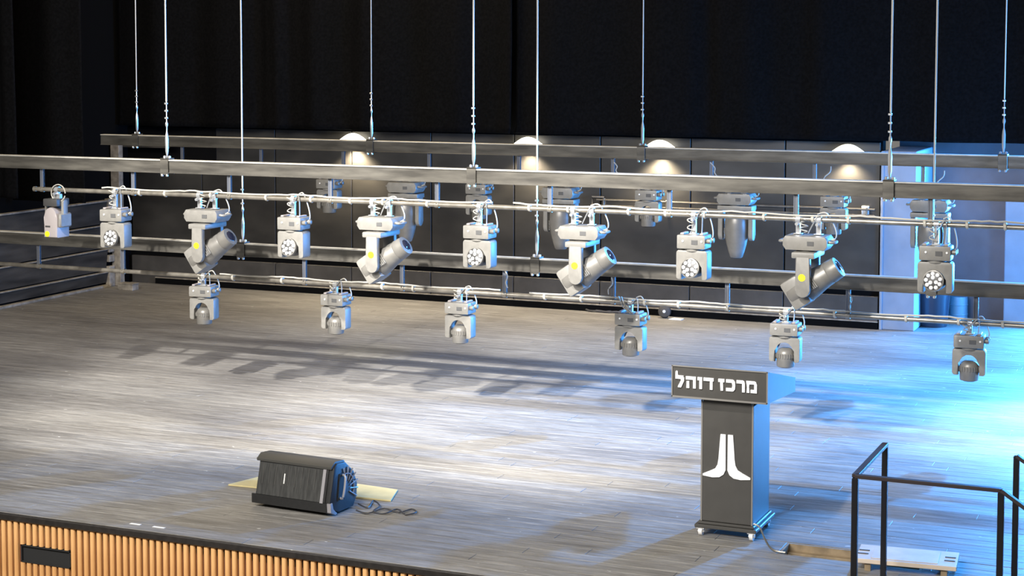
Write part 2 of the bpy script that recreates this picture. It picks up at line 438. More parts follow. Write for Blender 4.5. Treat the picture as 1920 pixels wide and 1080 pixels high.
# ================================================================== BATTENS
def batten(label, Y, zb, zp, x0, x1, px0, rods, beamm='beam', tails=True):
    t = thing('lighting_batten', label, 'batten', (x0, Y, zp), group='lighting battens hung over the stage')
    H = 0.13; D = 0.09; L = x1-x0
    # channel beam, top flange paled to paint in its lit edge, bottom flange
    bm = NB(); box(bm, 0, L, -D/2+0.012, D/2-0.012, zb-zp-H/2+0.008, zb-zp+H/2-0.010)
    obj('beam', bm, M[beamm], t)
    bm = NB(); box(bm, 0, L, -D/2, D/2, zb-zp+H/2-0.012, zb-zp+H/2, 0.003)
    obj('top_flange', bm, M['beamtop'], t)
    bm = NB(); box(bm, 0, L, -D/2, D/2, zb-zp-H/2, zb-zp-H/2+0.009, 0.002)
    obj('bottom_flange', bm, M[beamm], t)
    bm = NB(); cyl(bm, (px0-x0, 0, 0), (L, 0, 0), 0.0215, 14)
    # end cap and collars
    lathe(bm, [(0.0, 0), (0.026, 0.002), (0.026, 0.03), (0.0, 0.031)], (px0-x0-0.01, 0, 0), (1, 0, 0), 12, cap=False)
    obj('pipe', bm, M['pipe'], t, smooth=True)
    for rx in rods:
        bm = NB(); box(bm, -0.020, -0.009, -0.012, 0.012, 0.02, zb-zp-H/2, 0.002); box(bm, 0.009, 0.020, -0.012, 0.012, 0.02, zb-zp-H/2, 0.002)
        box(bm, -0.020, 0.020, -0.006, 0.006, 0.02, zb-zp-H/2)
        h = obj('hanger_rod', bm, M['rod'], t, (rx-x0, 0, 0))
        bm = NB(); cyl(bm, (-0.02, 0, 0), (0.02, 0, 0), 0.028, 12); cyl(bm, (0, -0.035, 0.018), (0, 0.03, 0.018), 0.006, 6)
        obj('pipe_clip', bm, M['pipe'], h, smooth=True)
    return t
Y1, Y2, Y3 = 14.0, 14.85, 17.6
ZB1, ZP1 = 2.315, 2.045
ZB2, ZP2 = 1.43, 1.135
ZB3, ZP3 = 2.33, 2.03
batten('nearest steel batten across the frame, carrying the tilted lamps with yellow dots', Y1, ZB1, ZP1, -13.5, 1.5, atY(65, 356, Y1).x,
       [-11.13+1.095*i for i in range(11)])
batten('lowest steel batten, second in depth, with the bottom row of small lamps', Y2, ZB2, ZP2, -13.5, 1.5, -13.4,
       [-11.87+1.083*i for i in range(12) if i not in (2,)])
batten('farthest steel batten just in front of the back wall lamps', Y3, ZB3, ZP3, atY(192, 262, Y3).x, 1.5, atY(215, 300, Y3).x,
       [-11.9+1.105*i for i in range(12)])

# suspension wires
def susp(label, X, Y, zb, kind=0, group='suspension wires of the lighting battens'):
    t = thing('suspension_wire', label, 'wire', (X, Y, zb+0.065), group=group)
    bm = NB(); tube(bm, [(0, 0, 0.56), (0.004, 0, 2.2), (0, 0, 5.6)], 0.0085 if kind < 2 else 0.0065, 6)
    obj('wire', bm, M['wire'], t, smooth=True)
    bm = NB()
    lathe(bm, [(0.006, 0.02), (0.010, 0.05), (0.016, 0.08), (0.018, 0.20), (0.014, 0.24), (0.007, 0.27), (0.007, 0.31), (0.014, 0.33), (0.014, 0.35), (0.006, 0.37), (0.006, 0.60)], n=8)
    obj('turnbuckle', bm, M['chrome'], t, smooth=True)
    for h in (0.40, 0.47, 0.54):
        bm = NB(); box(bm, -0.019, 0.012, -0.012, 0.012, h-0.009, h+0.009, 0.004)
        obj('wire_grip', bm, M['chrome'], t)
    bm = NB(); box(bm, -0.045, 0.045, -0.055, -0.0455, -0.145, 0.012, 0.002); box(bm, -0.045, 0.045, 0.0455, 0.055, -0.145, 0.012, 0.002)
    box(bm, -0.045, 0.045, -0.055, 0.055, 0.002, 0.014, 0.002)
    c = obj('clamp_bracket', bm, M['beam'], t)
    for bx in (-0.028, 0.028):
        for z, m_ in ((0.024, 'chrome'), (-0.150, 'chrome')):
            bm = NB(); lathe(bm, [(0.0, -0.014), (0.013, -0.010), (0.015, 0.0), (0.013, 0.010), (0.0, 0.014)], (bx, -0.045 if z < 0 else 0.0, z), (0, 0, 1), 8, cap=False)
            obj('bolt', bm, M[m_], c, smooth=True)
    return t
wl1 = ['leftmost', 'middle', 'rightmost']
for i, X in enumerate((-9.64, -6.39, -2.70)): susp('thick %s suspension wire of the nearest upper batten, with turnbuckle and bright bolts' % wl1[i], X, Y1, ZB1, 0)
for i, X in enumerate((-9.33, -6.13, -2.49)): susp('%s suspension wire reaching down to the lowest batten behind the nearest one' % wl1[i], X, Y2, ZB2, 1)
for i, X in enumerate((-12.55, -9.32, -6.04, -2.28)): susp('thin %s suspension wire of the farthest batten in front of the curtain' % ['leftmost', 'second from the left', 'third from the left', 'rightmost'][i], X, Y3, ZB3, 2)

# cables strapped along the pipes
def pipecable(label, Y, zp, xa, xb, seed, loose=(), m='cable'):
    rnd = random.Random(seed)
    t = thing('power_cable', label, 'cable', (xa, Y, zp+0.03), group='power cables strapped to the pipes')
    pts = []; n = int((xb-xa)/0.06)
    for i in range(n+1):
        x = (xb-xa)*i/n
        s = 0.5+0.5*math.sin(x*6.0+seed)
        pts.append((x, -0.012+0.006*math.sin(x*9), 0.0+0.016*s*(rnd.random()*0.6+0.4)))
    bm = NB(); tube(bm, pts, 0.0085, 6); obj('cable', bm, M[m], t, smooth=True)
    x = 0.15
    while x < xb-xa-0.1:
        bm = NB(); lathe(bm, [(0.029, -0.010), (0.033, -0.004), (0.033, 0.010), (0.029, 0.014)], (0, 0, -0.027), (1, 0.0, 0.1), 10)
        obj('cable_tie', bm, M['cable'], t, (x, 0, 0), smooth=True)
        x += rnd.uniform(0.28, 0.62)
pipecable('pale power cable wrapped along the upper front pipe, left part', Y1, ZP1, -10.4, -6.2, 1)
pipecable('pale power cable wrapped along the upper front pipe, right part', Y1, ZP1, -6.0, 0.5, 2)
pipecable('power cable wrapped along the lowest pipe, left part', Y2, ZP2, -9.6, -6.5, 3)
pipecable('power cable wrapped along the lowest pipe, right part beside the lectern', Y2, ZP2, -6.2, 0.5, 4)
pipecable('power cable wrapped along the farthest pipe', Y3, ZP3, -11.0, 0.5, 5)

# ================================================================== FIXTURES
def hookclamp(bm, x, gap):
    # hook over the pipe at z=gap, foot on base top z=0
    box(bm, x-0.018, x+0.018, -0.016, 0.016, 0.006, gap-0.022, 0.003)
    lathe(bm, [(0.024, -0.020), (0.034, -0.020), (0.034, 0.020), (0.024, 0.020), (0.024, -0.020)], (x, 0, gap), (1, 0, 0), 14, cap=False)
    box(bm, x-0.035, x+0.035, -0.028, 0.028, 0.0, 0.010, 0.003)
    cyl(bm, (x, 0, gap-0.032), (x, -0.062, gap-0.036), 0.007, 6)
    lathe(bm, [(0.014, 0), (0.014, 0.016)], (x, -0.050, gap-0.036), (0, -1, 0), 8)
def wires(t, gap, w, seed):
    rnd = random.Random(seed)
    bm = NB(); pts = []
    for i in range(13):
        a = i/12; pts.append((w*0.28+0.05*math.sin(a*PI), -0.01-0.03*math.sin(a*PI), 0.0+(gap+0.03)*math.sin(a*PI)*1.0+0.01))
    pts = [(p[0]-0.10*(k/12), p[1], p[2]) for k, p in enumerate(pts)]
    tube(bm, pts, 0.0055, 5); obj('safety_cable', bm, M['chrome'], t, smooth=True)
    bm = NB(); pts = [(-w*0.1+0.035*math.sin(k*1.9), -0.02+0.02*math.cos(k*1.9), 0.015+(gap)*k/9) for k in range(10)]
    tube(bm, catmull(pts, 3), 0.005, 5); obj('coiled_lead', bm, M['cable'], t, smooth=True)
    bm = NB(); pts = [(w*0.48, 0.02, -0.05), (w*0.62, 0.03, -0.02), (w*0.60, 0.02, gap*0.5), (w*0.42, 0.0, gap+0.055), (w*0.2, 0.01, gap+0.045)]
    tube(bm, catmull(pts), 0.006, 5); obj('power_lead', bm, M['cable'], t, smooth=True)
def catmull(pts, k=5):
    P = [Vector(p) for p in pts]; P = [P[0]]+P+[P[-1]]; out = []
    for i in range(1, len(P)-2):
        for j in range(k):
            s = j/k; a, b, c, d = P[i-1:i+3]
            out.append(0.5*((2*b)+(c-a)*s+(2*a-5*b+4*c-d)*s*s+(3*b-a-3*c+d)*s**3))
    out.append(P[-2]); return out
def small_base(t, h, gap, seed):
    bm = NB(); box(bm, -0.125, 0.125, -0.095, 0.095, -h, 0, 0.014, seg=2)
    b = obj('base', bm, M['fix'], t, smooth=True)
    bm = NB(); box(bm, 0.005, 0.060, -0.099, -0.095, -h*0.66, -h*0.34, 0.001); obj('display', bm, M['display'], b)
    for dx in (-0.07, 0.095):
        bm = NB(); lathe(bm, [(0.009, 0), (0.009, 0.006)], (dx, -0.095, -h*0.42), (0, -1, 0), 8); obj('knob', bm, M['castor'], b, smooth=True)
    for yy in (-0.05, 0.045):
        bm = NB(); lathe(bm, [(0.019, 0), (0.023, 0.012), (0.023, 0.036), (0.015, 0.040)], (0.124, yy, -h*0.42), (1, 0, 0), 10)
        obj('connector', bm, M['fixmid'], b, smooth=True)
    for dx in (-0.085, 0.085):
        obj('foot', box(NB(), dx-0.016, dx+0.016, -0.07, 0.07, 0.0, 0.016, 0.004), M['fixpale'], b)
    bm = NB(); hookclamp(bm, 0.0, gap); obj('hook_clamp', bm, M['chrome'], t, smooth=True)
    wires(t, gap, 0.25, seed)
def yoke_outline(w, h, ow, ah, z0, cz):
    """inverted U: outer width w, height h, opening width ow, arch centre z = cz"""
    r = 0.028; W = w/2; O = ow/2
    p = arc(-W+r, z0-r, r, 180, 90, 4) + arc(W-r, z0-r, r, 90, 0, 4)
    aw = W-O
    p += arc(W-aw*0.45, z0-h+aw*0.45, aw*0.45, 0, -180*0.5, 4)
    p += [(O, z0-h)]
    p += arc(0, cz, O, 0, 180, 12, ry=ah)
    p += [(-O, z0-h)]
    p += arc(-W+aw*0.45, z0-h+aw*0.45, aw*0.45, -90, -180, 4)
    return p
def make_wash(gap, label, group):
    t = thing('wash_light', label, 'stage light', group=group)
    h = 0.118; small_base(t, h, gap, 1)
    bm = NB(); prism(bm, yoke_outline(0.275, 0.250, 0.176, 0.088, -h-0.012, -h-0.155), -0.07, 0.07, 'XZ', 0.012)
    cyl(bm, (0, 0, -h-0.02), (0, 0, -h+0.004), 0.085, 16)
    obj('yoke', bm, M['fix'], t, smooth=True)
    ax = Vector((-0.10, -1, 0.16)).normalized(); c = Vector((0.0, 0, -h-0.175))
    bm = NB(); lathe(bm, [(0.03, -0.10), (0.066, -0.085), (0.076, -0.02), (0.079, 0.05), (0.079, 0.085), (0.072, 0.090)], c, ax, 24)
    for s in (-1, 1): cyl(bm, (s*0.07, 0, c.z), (s*0.096, 0, c.z), 0.03, 12)
    hd = obj('head', bm, M['fixdk'], t, smooth=True)
    bm = NB(); lathe(bm, [(0.0815, 0.060), (0.084, 0.066), (0.084, 0.094), (0.0755, 0.096), (0.0755, 0.090)], c, ax, 24, cap=False)
    obj('lens_ring', bm, M['fixmid'], hd, smooth=True)
    q = Vector((0, 0, 1)).rotation_difference(ax)
    spots = [(0.026, a) for a in (90, 210, 330)] + [(0.0575, a) for a in range(10, 370, 40)]
    for r, a in spots:
        o = c+q @ Vector((r*math.cos(R(a)), r*math.sin(R(a)), 0.089))
        bm = NB(); lathe(bm, [(0.0165, 0.0), (0.0165, 0.005), (0.010, 0.010), (0.0, 0.0115)], o, ax, 10, cap=False)
        obj('lens', bm, M['lens'], hd, smooth=True)
    return t
def make_spot(gap, label, group):
    t = thing('spot_light', label, 'stage light', group=group)
    h = 0.108; small_base(t, h, gap, 2)
    bm = NB(); prism(bm, yoke_outline(0.275, 0.225, 0.172, 0.086, -h-0.012, -h-0.135), -0.06, 0.06, 'XZ', 0.012)
    cyl(bm, (0, 0, -h-0.02), (0, 0, -h+0.004), 0.08, 16)
    obj('yoke', bm, M['fix'], t, smooth=True)
    c = Vector((0, 0, -h-0.19))
    bm = NB(); lathe(bm, [(0.02, -0.098), (0.072, -0.094), (0.077, -0.088), (0.080, 0.015), (0.081, 0.028), (0.066, 0.055), (0.040, 0.072)], c, (0, 0, 1), 24)
    for s in (-1, 1): cyl(bm, (s*0.06, 0, c.z-0.0), (s*0.094, 0, c.z), 0.028, 12)
    hd = obj('head', bm, M['fixmid'], t, smooth=True)
    bm = NB()
    for i in range(22):
        a = 2*PI*i/22; mt = Matrix.Translation(c) @ Matrix.Rotation(a, 4, 'Z')
        box(bm, 0.075, 0.085, -0.005, 0.005, -0.012, 0.026, mtx=mt)
    obj('cooling_fins', bm, M['fixmid'], hd)
    bm = NB(); lathe(bm, [(0.054, -0.1), (0.05, -0.094)], c, (0, 0, 1), 20); obj('lens', bm, M['lensdk'], hd, smooth=True)
    return t
def profile_head(axis, c, tilt):
    bm = NB()
    if tilt is None:
        return lathe(bm, [(0.05, -0.172), (0.095, -0.165), (0.118, -0.14), (0.126, -0.05), (0.127, 0.02), (0.120, 0.09), (0.105, 0.17), (0.086, 0.24), (0.066, 0.300), (0.058, 0.308), (0.05, 0.312)], c, axis, 26)
    lathe(bm, [(0.06, -0.172), (0.108, -0.165), (0.120, -0.150), (0.124, -0.02), (0.120, 0.03), (0.104, 0.12), (0.094, 0.205), (0.092, 0.21), (0.096, 0.222), (0.092, 0.27), (0.088, 0.308), (0.058, 0.312)], c, axis, 26)
    return bm
def make_profile(gap, label, group, tilt=None):
    """tilt None: head straight down, arms left/right. tilt degrees: yoke turned a quarter, head raised to the right."""
    t = thing('profile_light', label, 'stage light', group=group)
    h = 0.12
    bm = NB(); prism(bm, [(-0.185, -0.035), (-0.165, -0.005), (0.165, -0.005), (0.185, -0.035), (0.185, -0.085), (0.160, -h), (-0.160, -h), (-0.185, -0.085)], -0.125, 0.125, 'XZ', 0.010)
    b = obj('base', bm, M['fix'], t, smooth=True)
    bm = NB(); box(bm, 0.02, 0.075, -0.129, -0.125, -0.08, -0.045, 0.001); obj('display', bm, M['display'], b)
    for s in (-1, 1):
        bm = NB(); tube(bm, catmull([(s*0.182, -0.07, -0.05), (s*0.225, -0.055, -0.055), (s*0.225, 0.055, -0.055), (s*0.182, 0.07, -0.05)]), 0.012, 8)
        obj('handle', bm, M['fix'], b, smooth=True)
    for s in (-0.085, 0.085):
        bm = NB(); hookclamp(bm, s, gap); obj('hook_clamp', bm, M['chrome'], t, smooth=True)
    wires(t, gap, 0.36, 5)
    AW = 0.060; AL = 0.37; OW = 0.188
    ry = 0 if tilt is None else PI/2
    rot = Matrix.Rotation(ry, 4, 'Z')
    bm = NB(); z0 = -h-0.012
    box(bm, -OW, OW, -AW*1.6, AW*1.6, z0-0.05, z0, 0.012, mtx=rot, seg=2)
    cyl(bm, (0, 0, -h-0.016), (0, 0, -h+0.004), 0.095, 18)
    for s in (-1, 1):
        b2 = NB()
        x0, x1 = (OW-0.048, OW) if s > 0 else (-OW, -OW+0.048)
        prism(b2, [(-AW, z0-0.03)] + [(AW, z0-0.03)] + arc(0, z0-AL+AW, AW, 0, -180, 10), x0, x1, 'YZ', 0.010)
        bmesh.ops.transform(b2, matrix=rot, verts=b2.verts)
        tmp = bpy.data.meshes.new('tmp'); b2.to_mesh(tmp); b2.free(); bm.from_mesh(tmp); bpy.data.meshes.remove(tmp)
    yk = obj('yoke', bm, M['fix'], t, smooth=True)
    c = Vector((0, 0, z0-AL+(0.075 if tilt is not None else 0.125)))
    if tilt is None: ax = Vector((0, 0, -1))
    else:
        ax = Vector((math.cos(R(tilt)), 0, math.sin(R(tilt))))
        bm = NB(); lathe(bm, [(0.030, 0), (0.030, 0.002)], (-0.005, -OW-0.0005, z0-0.205), (0, -1, 0), 20); obj('yellow_sticker', bm, M['yellow'], yk)
    hd = obj('head', profile_head(ax, c, tilt), M['fixmid'], t, smooth=True)
    q = Vector((0, 0, 1)).rotation_difference(ax)
    mt = Matrix.Translation(c) @ q.to_matrix().to_4x4()
    # squared rear shell round the back of the head
    if tilt is not None:
        bm = NB(); box(bm, -0.128, 0.128, -0.110, 0.110, -0.178, -0.012, 0.03, mtx=mt, seg=2)
        obj('rear_shell', bm, M['fix'], hd, smooth=True)
    bm = NB()
    for i in range(7): box(bm, -0.05, 0.05, -0.124, -0.112, -0.002+i*0.016, 0.005+i*0.016, mtx=mt)
    obj('cooling_fins', bm, M['fix'], hd)
    bm = NB(); lathe(bm, [(0.055, 0.3125), (0.05, 0.316)], c, ax, 20); obj('lens', bm, M['lensdk'], hd, smooth=True)
    return t

def place_row(proto, places, Y, zp, gap):
    index_kids(proto)
    for i, (X, label, dz) in enumerate(places):
        o = proto if i == 0 else copy_tree(proto)
        o.location = (X, Y, zp-gap); o['label'] = label; o.rotation_euler[2] = R(dz)
GW = 'round faced wash lights on the upper front pipe'
wash = make_wash(0.165, '', GW)
place_row(wash, [
    (-10.25, 'round-faced wash light, leftmost of five on the upper front pipe', 3),
    (-8.24, 'round-faced wash light between the first two tilted lamps with yellow dots', 0),
    (-6.33, 'round-faced wash light, middle of the five on the upper front pipe', 0),
    (-4.34, 'round-faced wash light above and left of the lectern, upper front pipe', 0),
    (-2.32, 'largest, rightmost round-faced wash light, in front of the blue-lit wall', 2)], Y1, ZP1, 0.165)
GP = 'tilted profile lights on the upper front pipe'
prof = make_profile(0.125, '', GP, tilt=34)
place_row(prof, [
    (-9.19, 'tilted profile light with yellow dot, leftmost of four', 0),
    (-7.32, 'tilted profile light with yellow dot, second from the left', -1),
    (-5.35, 'tilted profile light with yellow dot, third from the left of four', 1),
    (-3.36, 'tilted profile light with yellow dot, rightmost, left of the blue column', 0)], Y1, ZP1, 0.125)
GS = 'small spot lights on the lowest pipe'
spot = make_spot(0.095, '', GS)
C_ = [-9.80, -8.27, -6.92, -5.20, -3.755, -2.17]
CL = ['small spot light hanging from the lowest pipe, leftmost, with a dark left side', 'small spot light on the lowest pipe, second from the left, above the yellow floor glow',
      'small spot light on the lowest pipe, third from the left', 'small spot light on the lowest pipe with two pale wires slanting down to its base',
      'small spot light on the lowest pipe directly above the lectern', 'small spot light on the lowest pipe at the right edge above the railing']
place_row(spot, list(zip(C_, CL, (6, 0, 0, -2, 2, 3))), Y2, ZP2, 0.095)
GD = 'small spot lights on the farthest pipe'
sp3 = copy_tree(spot); sp3['group'] = GD
place_row(sp3, [
    (-9.88, 'small dim spot light on the farthest pipe, under the leftmost wall lamp glow', 0),
    (-7.97, 'small spot light on the farthest pipe, right behind the middle wash light', 0),
    (-5.97, 'small spot light on the farthest pipe, between two long cone lamps', 0),
    (-3.96, 'small spot light on the farthest pipe, behind the rightmost tilted lamp', 0)], Y3, ZP3, 0.095)
GE = 'long cone shaped profile lights on the farthest pipe'
pf3 = make_profile(0.095, '', GE, None)
place_row(pf3, [
    (-8.88, 'long cone lamp pointing straight down on the farthest pipe, leftmost of four', 0),
    (-6.98, 'long cone lamp pointing straight down, left of the third tilted lamp', 0),
    (-4.99, 'long cone lamp pointing straight down, right of the wash light above the lectern', 0),
    (-2.98, 'long cone lamp pointing down behind the rightmost wash light', 0)], Y3, ZP3, 0.095)

# leftmost fixture at the pipe end
lf = atY(105, 357, Y1)
t = thing('profile_light', 'pale rounded lamp with yellow dot hanging at the left end of the upper pipe', 'stage light', (lf.x, Y1, ZP1-0.05))
bm = NB(); box(bm, -0.085, 0.085, -0.10, 0.10, -0.11, -0.035, 0.012, seg=2); base = obj('base', bm, M['fixdk'], t, smooth=True)
bm = NB(); hookclamp(bm, 0.02, 0.05); box(bm, -0.02, 0.06, -0.02, 0.02, -0.04, 0.005); obj('hook_clamp', bm, M['chrome'], t, smooth=True)
for s in (-1, 1):
    bm = NB(); prism(bm, arc(0, -0.075, 0.035, 0, 180, 8)+arc(0, -0.24, 0.035, 180, 360, 8), 0.085 if s > 0 else -0.115, 0.115 if s > 0 else -0.085, 'YZ', 0.006)
    obj('arm', bm, M['fix'], t, smooth=True)
bm = NB(); pp = [(-0.082, -0.42)]+[(0.082, -0.42)]+arc(0, -0.22, 0.078, 0, 180, 12, ry=0.10)
prism(bm, pp, -0.10, 0.10, 'XZ', 0.018); hd = obj('head', bm, M['fixpale'], t, smooth=True)
bm = NB(); box(bm, -0.06, 0.0, -0.104, -0.099, -0.318, -0.302, 0.001); obj('slot', bm, M['fixdk'], hd)
bm = NB(); lathe(bm, [(0.028, 0), (0.028, 0.002)], (-0.038, -0.1, -0.385), (0, -1, 0), 18); obj('yellow_sticker', bm, M['yellow'], hd)
bm = NB(); box(bm, 0.083, 0.12, -0.09, 0.09, -0.32, -0.18, 0.012); obj('side_shell', bm, M['fix'], hd, smooth=True)
bm = NB(); tube(bm, [(0.05+0.085*math.cos(a), -0.03, 0.02+0.085*math.sin(a)) for a in [2*PI*i/20 for i in range(20)]], 0.006, 5); obj('safety_cable', bm, M['cable'], t, smooth=True)

# ================================================================== WALL LAMPS (downlights on the back wall under the curtain hem)
for i, (px, py) in enumerate(((662, 262), (990, 268), (1237, 276), (1590, 285))):
    p = atY(px, py, BACK_Y-0.10)
    t = thing('wall_lamp', ['lit warm wall lamp glowing above the far batten, leftmost of four', 'lit warm wall lamp beside the middle suspension wire', 'lit warm wall lamp, third from the left, beside a batten clamp', 'lit warm wall lamp, rightmost and dimmest, left of the blue column'][i],
              'lamp', (p.x, BACK_Y-0.10, 2.18), group='lit wall lamps under the curtain')
    bm = NB(); lathe(bm, [(0.0, 0.100), (0.03, 0.098), (0.06, 0.091), (0.09, 0.080), (0.12, 0.064), (0.15, 0.045), (0.18, 0.024), (0.20, 0.010), (0.21, 0.0), (0.0, -0.004)], (0, 0, 0), (0, 0, 1), 22, cap=False)
    bmesh.ops.scale(bm, vec=(1, 0.5, 1), verts=bm.verts)
    obj('glow_dome', bm, M['lampm'] if i < 3 else M['lampdim'], t, smooth=True)  # glowing dome stands in for the downlight's scallop on the wall
    bm = NB(); lathe(bm, [(0.215, -0.005), (0.223, -0.008), (0.223, -0.018), (0.20, -0.02)], (0, 0, 0), (0, 0, 1), 22, cap=False)
    bmesh.ops.scale(bm, vec=(1, 0.5, 1), verts=bm.verts)
    obj('rim', bm, M['fixdk'], t, smooth=True)
    bm = NB(); box(bm, -0.02, 0.02, 0.0, 0.098, 0.0, 0.03); obj('bracket', bm, M['fixdk'], t)
    l = bpy.data.lights.new('wall_lamp_light', 'SPOT'); l.energy = (230, 170, 210, 110)[i]; l.color = (1, 0.84, 0.60); l.spot_size = R(125); l.spot_blend = 0.7; l.shadow_soft_size = 0.05
    lo = bpy.data.objects.new('wall_lamp_light', l); COL.objects.link(lo); lo.parent = t; lo.location = (0, -0.02, -0.10)

# rail pair, switch box and clutter on the back wall
pa, pb = atY(1118, 385, BACK_Y-0.06), atY(1640, 404, BACK_Y-0.06)
t = thing('wall_conduit', 'pair of thin pale horizontal conduits on the back wall behind the lamps', 'pipe', (pa.x, BACK_Y, pa.z))
L = pb.x-pa.x
for dz in (0.0, 0.075):
    bm = NB(); cyl(bm, (0, -0.05, dz), (L, -0.05, dz), 0.013, 8); obj('conduit', bm, M['pipe'], t, smooth=True)
for i in range(5):
    bm = NB(); box(bm, -0.012, 0.012, -0.062, -0.001, -0.02, 0.095, 0.003); obj('saddle', bm, M['pipe'], t, (0.1+i*(L-0.2)/4, 0, 0))
bm = NB(); tube(bm, [(-0.03, -0.05, -0.02), (-0.06, -0.05, 0.0), (-0.06, -0.05, 0.11), (0.10, -0.05, 0.11)], 0.012, 6); obj('end_hook', bm, M['ledge'], t, smooth=True)
p = atY(1623, 395, BACK_Y)
t = thing('switch_box', 'small cream switch box on the back wall left of the blue column', 'switch', (p.x, BACK_Y, p.z))
obj('cover', box(NB(), -0.045, 0.045, -0.035, -0.001, -0.06, 0.06, 0.006), M['paper'], t)
obj('rocker', box(NB(), -0.018, 0.018, -0.042, -0.035, -0.03, 0.03, 0.003), M['castor'], t)
p = atY(1583, 330, BACK_Y)
# loose cables dangling from the batten rods to pipe level
for i, (px, y0, y1, dx, Yc) in enumerate(((1151, 304, 326, 8, Y3), (1332, 305, 332, 14, Y3), (1558, 312, 340, -14, Y3), (1771, 320, 350, -16, Y3), (946, 506, 540, 6, Y2), (1147, 520, 552, -6, Y2), (1592, 548, 585, 4, Y2))):
    a = atY(px, y0, Yc-0.03); b = atY(px+dx, y1, Yc-0.03)
    bm = NB(); tube(bm, [Vector(p_)-a for p_ in catmull([a, a.lerp(b, 0.35)+Vector((0.02, 0, 0)), a.lerp(b, 0.7)+Vector((-0.01, 0, 0)), b])], 0.006, 5)
    lab = ['short pale cable dangling below the far batten, left of the third wall lamp', 'thin pale cable hanging below the far batten right of the third wall lamp', 'pale cable slanting below the rightmost wall lamp', 'forked pale cable hanging right of the blue column',
           'short dangling cable under the lowest batten below the middle wash light', 'short dangling cable at the foot of the third tilted lamp', 'short dangling cable at the foot of the rightmost tilted lamp'][i]
    tag(obj('loose_cable', bm, M['cable'], None, a, smooth=True), lab, 'cable', 'loose dangling cables')
# two pale wires slanting to the fourth small lamp
a = atY(1160, 556, Y2-0.03); b = atY(1185, 590, Y2-0.06)
t = thing('signal_cable', 'pair of pale wires slanting from the lowest pipe to the lamp left of the lectern', 'cable', a)
for d in (0, 0.025):
    bm = NB(); tube(bm, catmull([(d, 0, 0), (0.03+d, -0.02, -0.05), (0.05+d, 0, -0.10), b-a+Vector((d, 0, 0))]), 0.006, 5); obj('wire', bm, M['cable'], t, smooth=True)
# bins in the recess
p = atZ(1731, 612)
t = thing('rubbish_bin', 'dark round rubbish bin standing in the blue recess behind the pier', 'bin', (p.x+0.1, p.y+0.1, 0))
bm = NB(); lathe(bm, [(0.17, 0.0), (0.18, 0.03), (0.215, 0.52), (0.225, 0.53), (0.225, 0.55), (0.205, 0.55), (0.17, 0.06)], n=24, cap=True); obj('body', bm, M['bin'], t, smooth=True)
bm = NB(); lathe(bm, [(0.222, 0.50), (0.232, 0.505), (0.232, 0.53), (0.222, 0.535)], n=24, cap=False); obj('rim', bm, M['fixdk'], t, smooth=True)
p = atZ(1802, 598)
t = thing('storage_drum', 'pale blue drum standing against the recess wall right of the dark bin', 'drum', (p.x, REC_Y-0.16, 0))
bm = NB(); lathe(bm, [(0.11, 0), (0.12, 0.02), (0.12, 0.30), (0.115, 0.33), (0.0, 0.335)], n=20, cap=False); obj('body', bm, M['drum'], t, smooth=True)
bm = NB()
for z in (0.1, 0.22): lathe(bm, [(0.12, z), (0.125, z+0.008), (0.12, z+0.016)], n=20, cap=False)
obj('hoop', bm, M['drum'], t, smooth=True)
# bits by the back wall
p = atZ(1246, 596)
t = thing('floor_lamp_puck', 'small round pale floor fitting lying by the back wall', 'fitting', (p.x, p.y, 0.0))
bm = NB(); lathe(bm, [(0.0, -0.04), (0.075, -0.035), (0.085, 0.0), (0.075, 0.035), (0.04, 0.05), (0.0, 0.05)], (0, 0, 0.085), (0.2, -1, 0.15), 20, cap=False); obj('body', bm, M['wallbase'], t, smooth=True)
bm = NB(); lathe(bm, [(0.02, 0.0), (0.02, 0.012)], (0.01, -0.048, 0.09), (0.2, -1, 0.15), 12); obj('hub', bm, M['paper'], t, smooth=True)
p = atZ(1267, 599)
bm = NB(); prism(bm, [(-0.08, -0.05), (0.09, -0.06), (0.10, 0.03), (-0.04, 0.07)], 0.001, 0.012, 'XY'); tag(obj('paper_scrap', bm, M['paper'], None, (p.x, p.y, 0)), 'crumpled pale paper scrap on the floor by the round fitting', 'paper')
p = atZ(1110, 583)
bm = NB(); pts = [(0.16*math.cos(a*0.9)+a*0.02, 0.10*math.sin(a*0.9), 0.014+0.004*(i % 3)) for i, a in enumerate([k*0.5 for k in range(32)])]
tag(obj('cable_coil', tube(bm, pts, 0.013, 6), M['cabledk'], None, (p.x, p.y, 0), smooth=True), 'dark coiled cable on the floor against the back wall', 'cable')
p = atZ(237, 544)
t = thing('floor_box', 'low pale pinkish box on the floor in the back left corner', 'box', (p.x, p.y, 0))
obj('box_body', box(NB(), -0.13, 0.13, -0.03, 0.12, 0, 0.085, 0.006), M['ledge'], t)
obj('lid', box(NB(), -0.135, 0.135, -0.035, 0.125, 0.086, 0.10, 0.004), M['ledge'], t)
# white tape strips at stage edge
for i, (px, py, l) in enumerate(((254, 983, 0.09), (298, 989, 0.10))):
    p = atZ(px, py)
    tag(obj('tape_strip', box(NB(), -l/2, l/2, -0.012, 0.012, 0.0008, 0.0025), M['paper'], None, (p.x, p.y, 0)), ['white tape strip at the stage edge, left one', 'smaller white tape strip at the stage edge, right one'][i], 'tape')

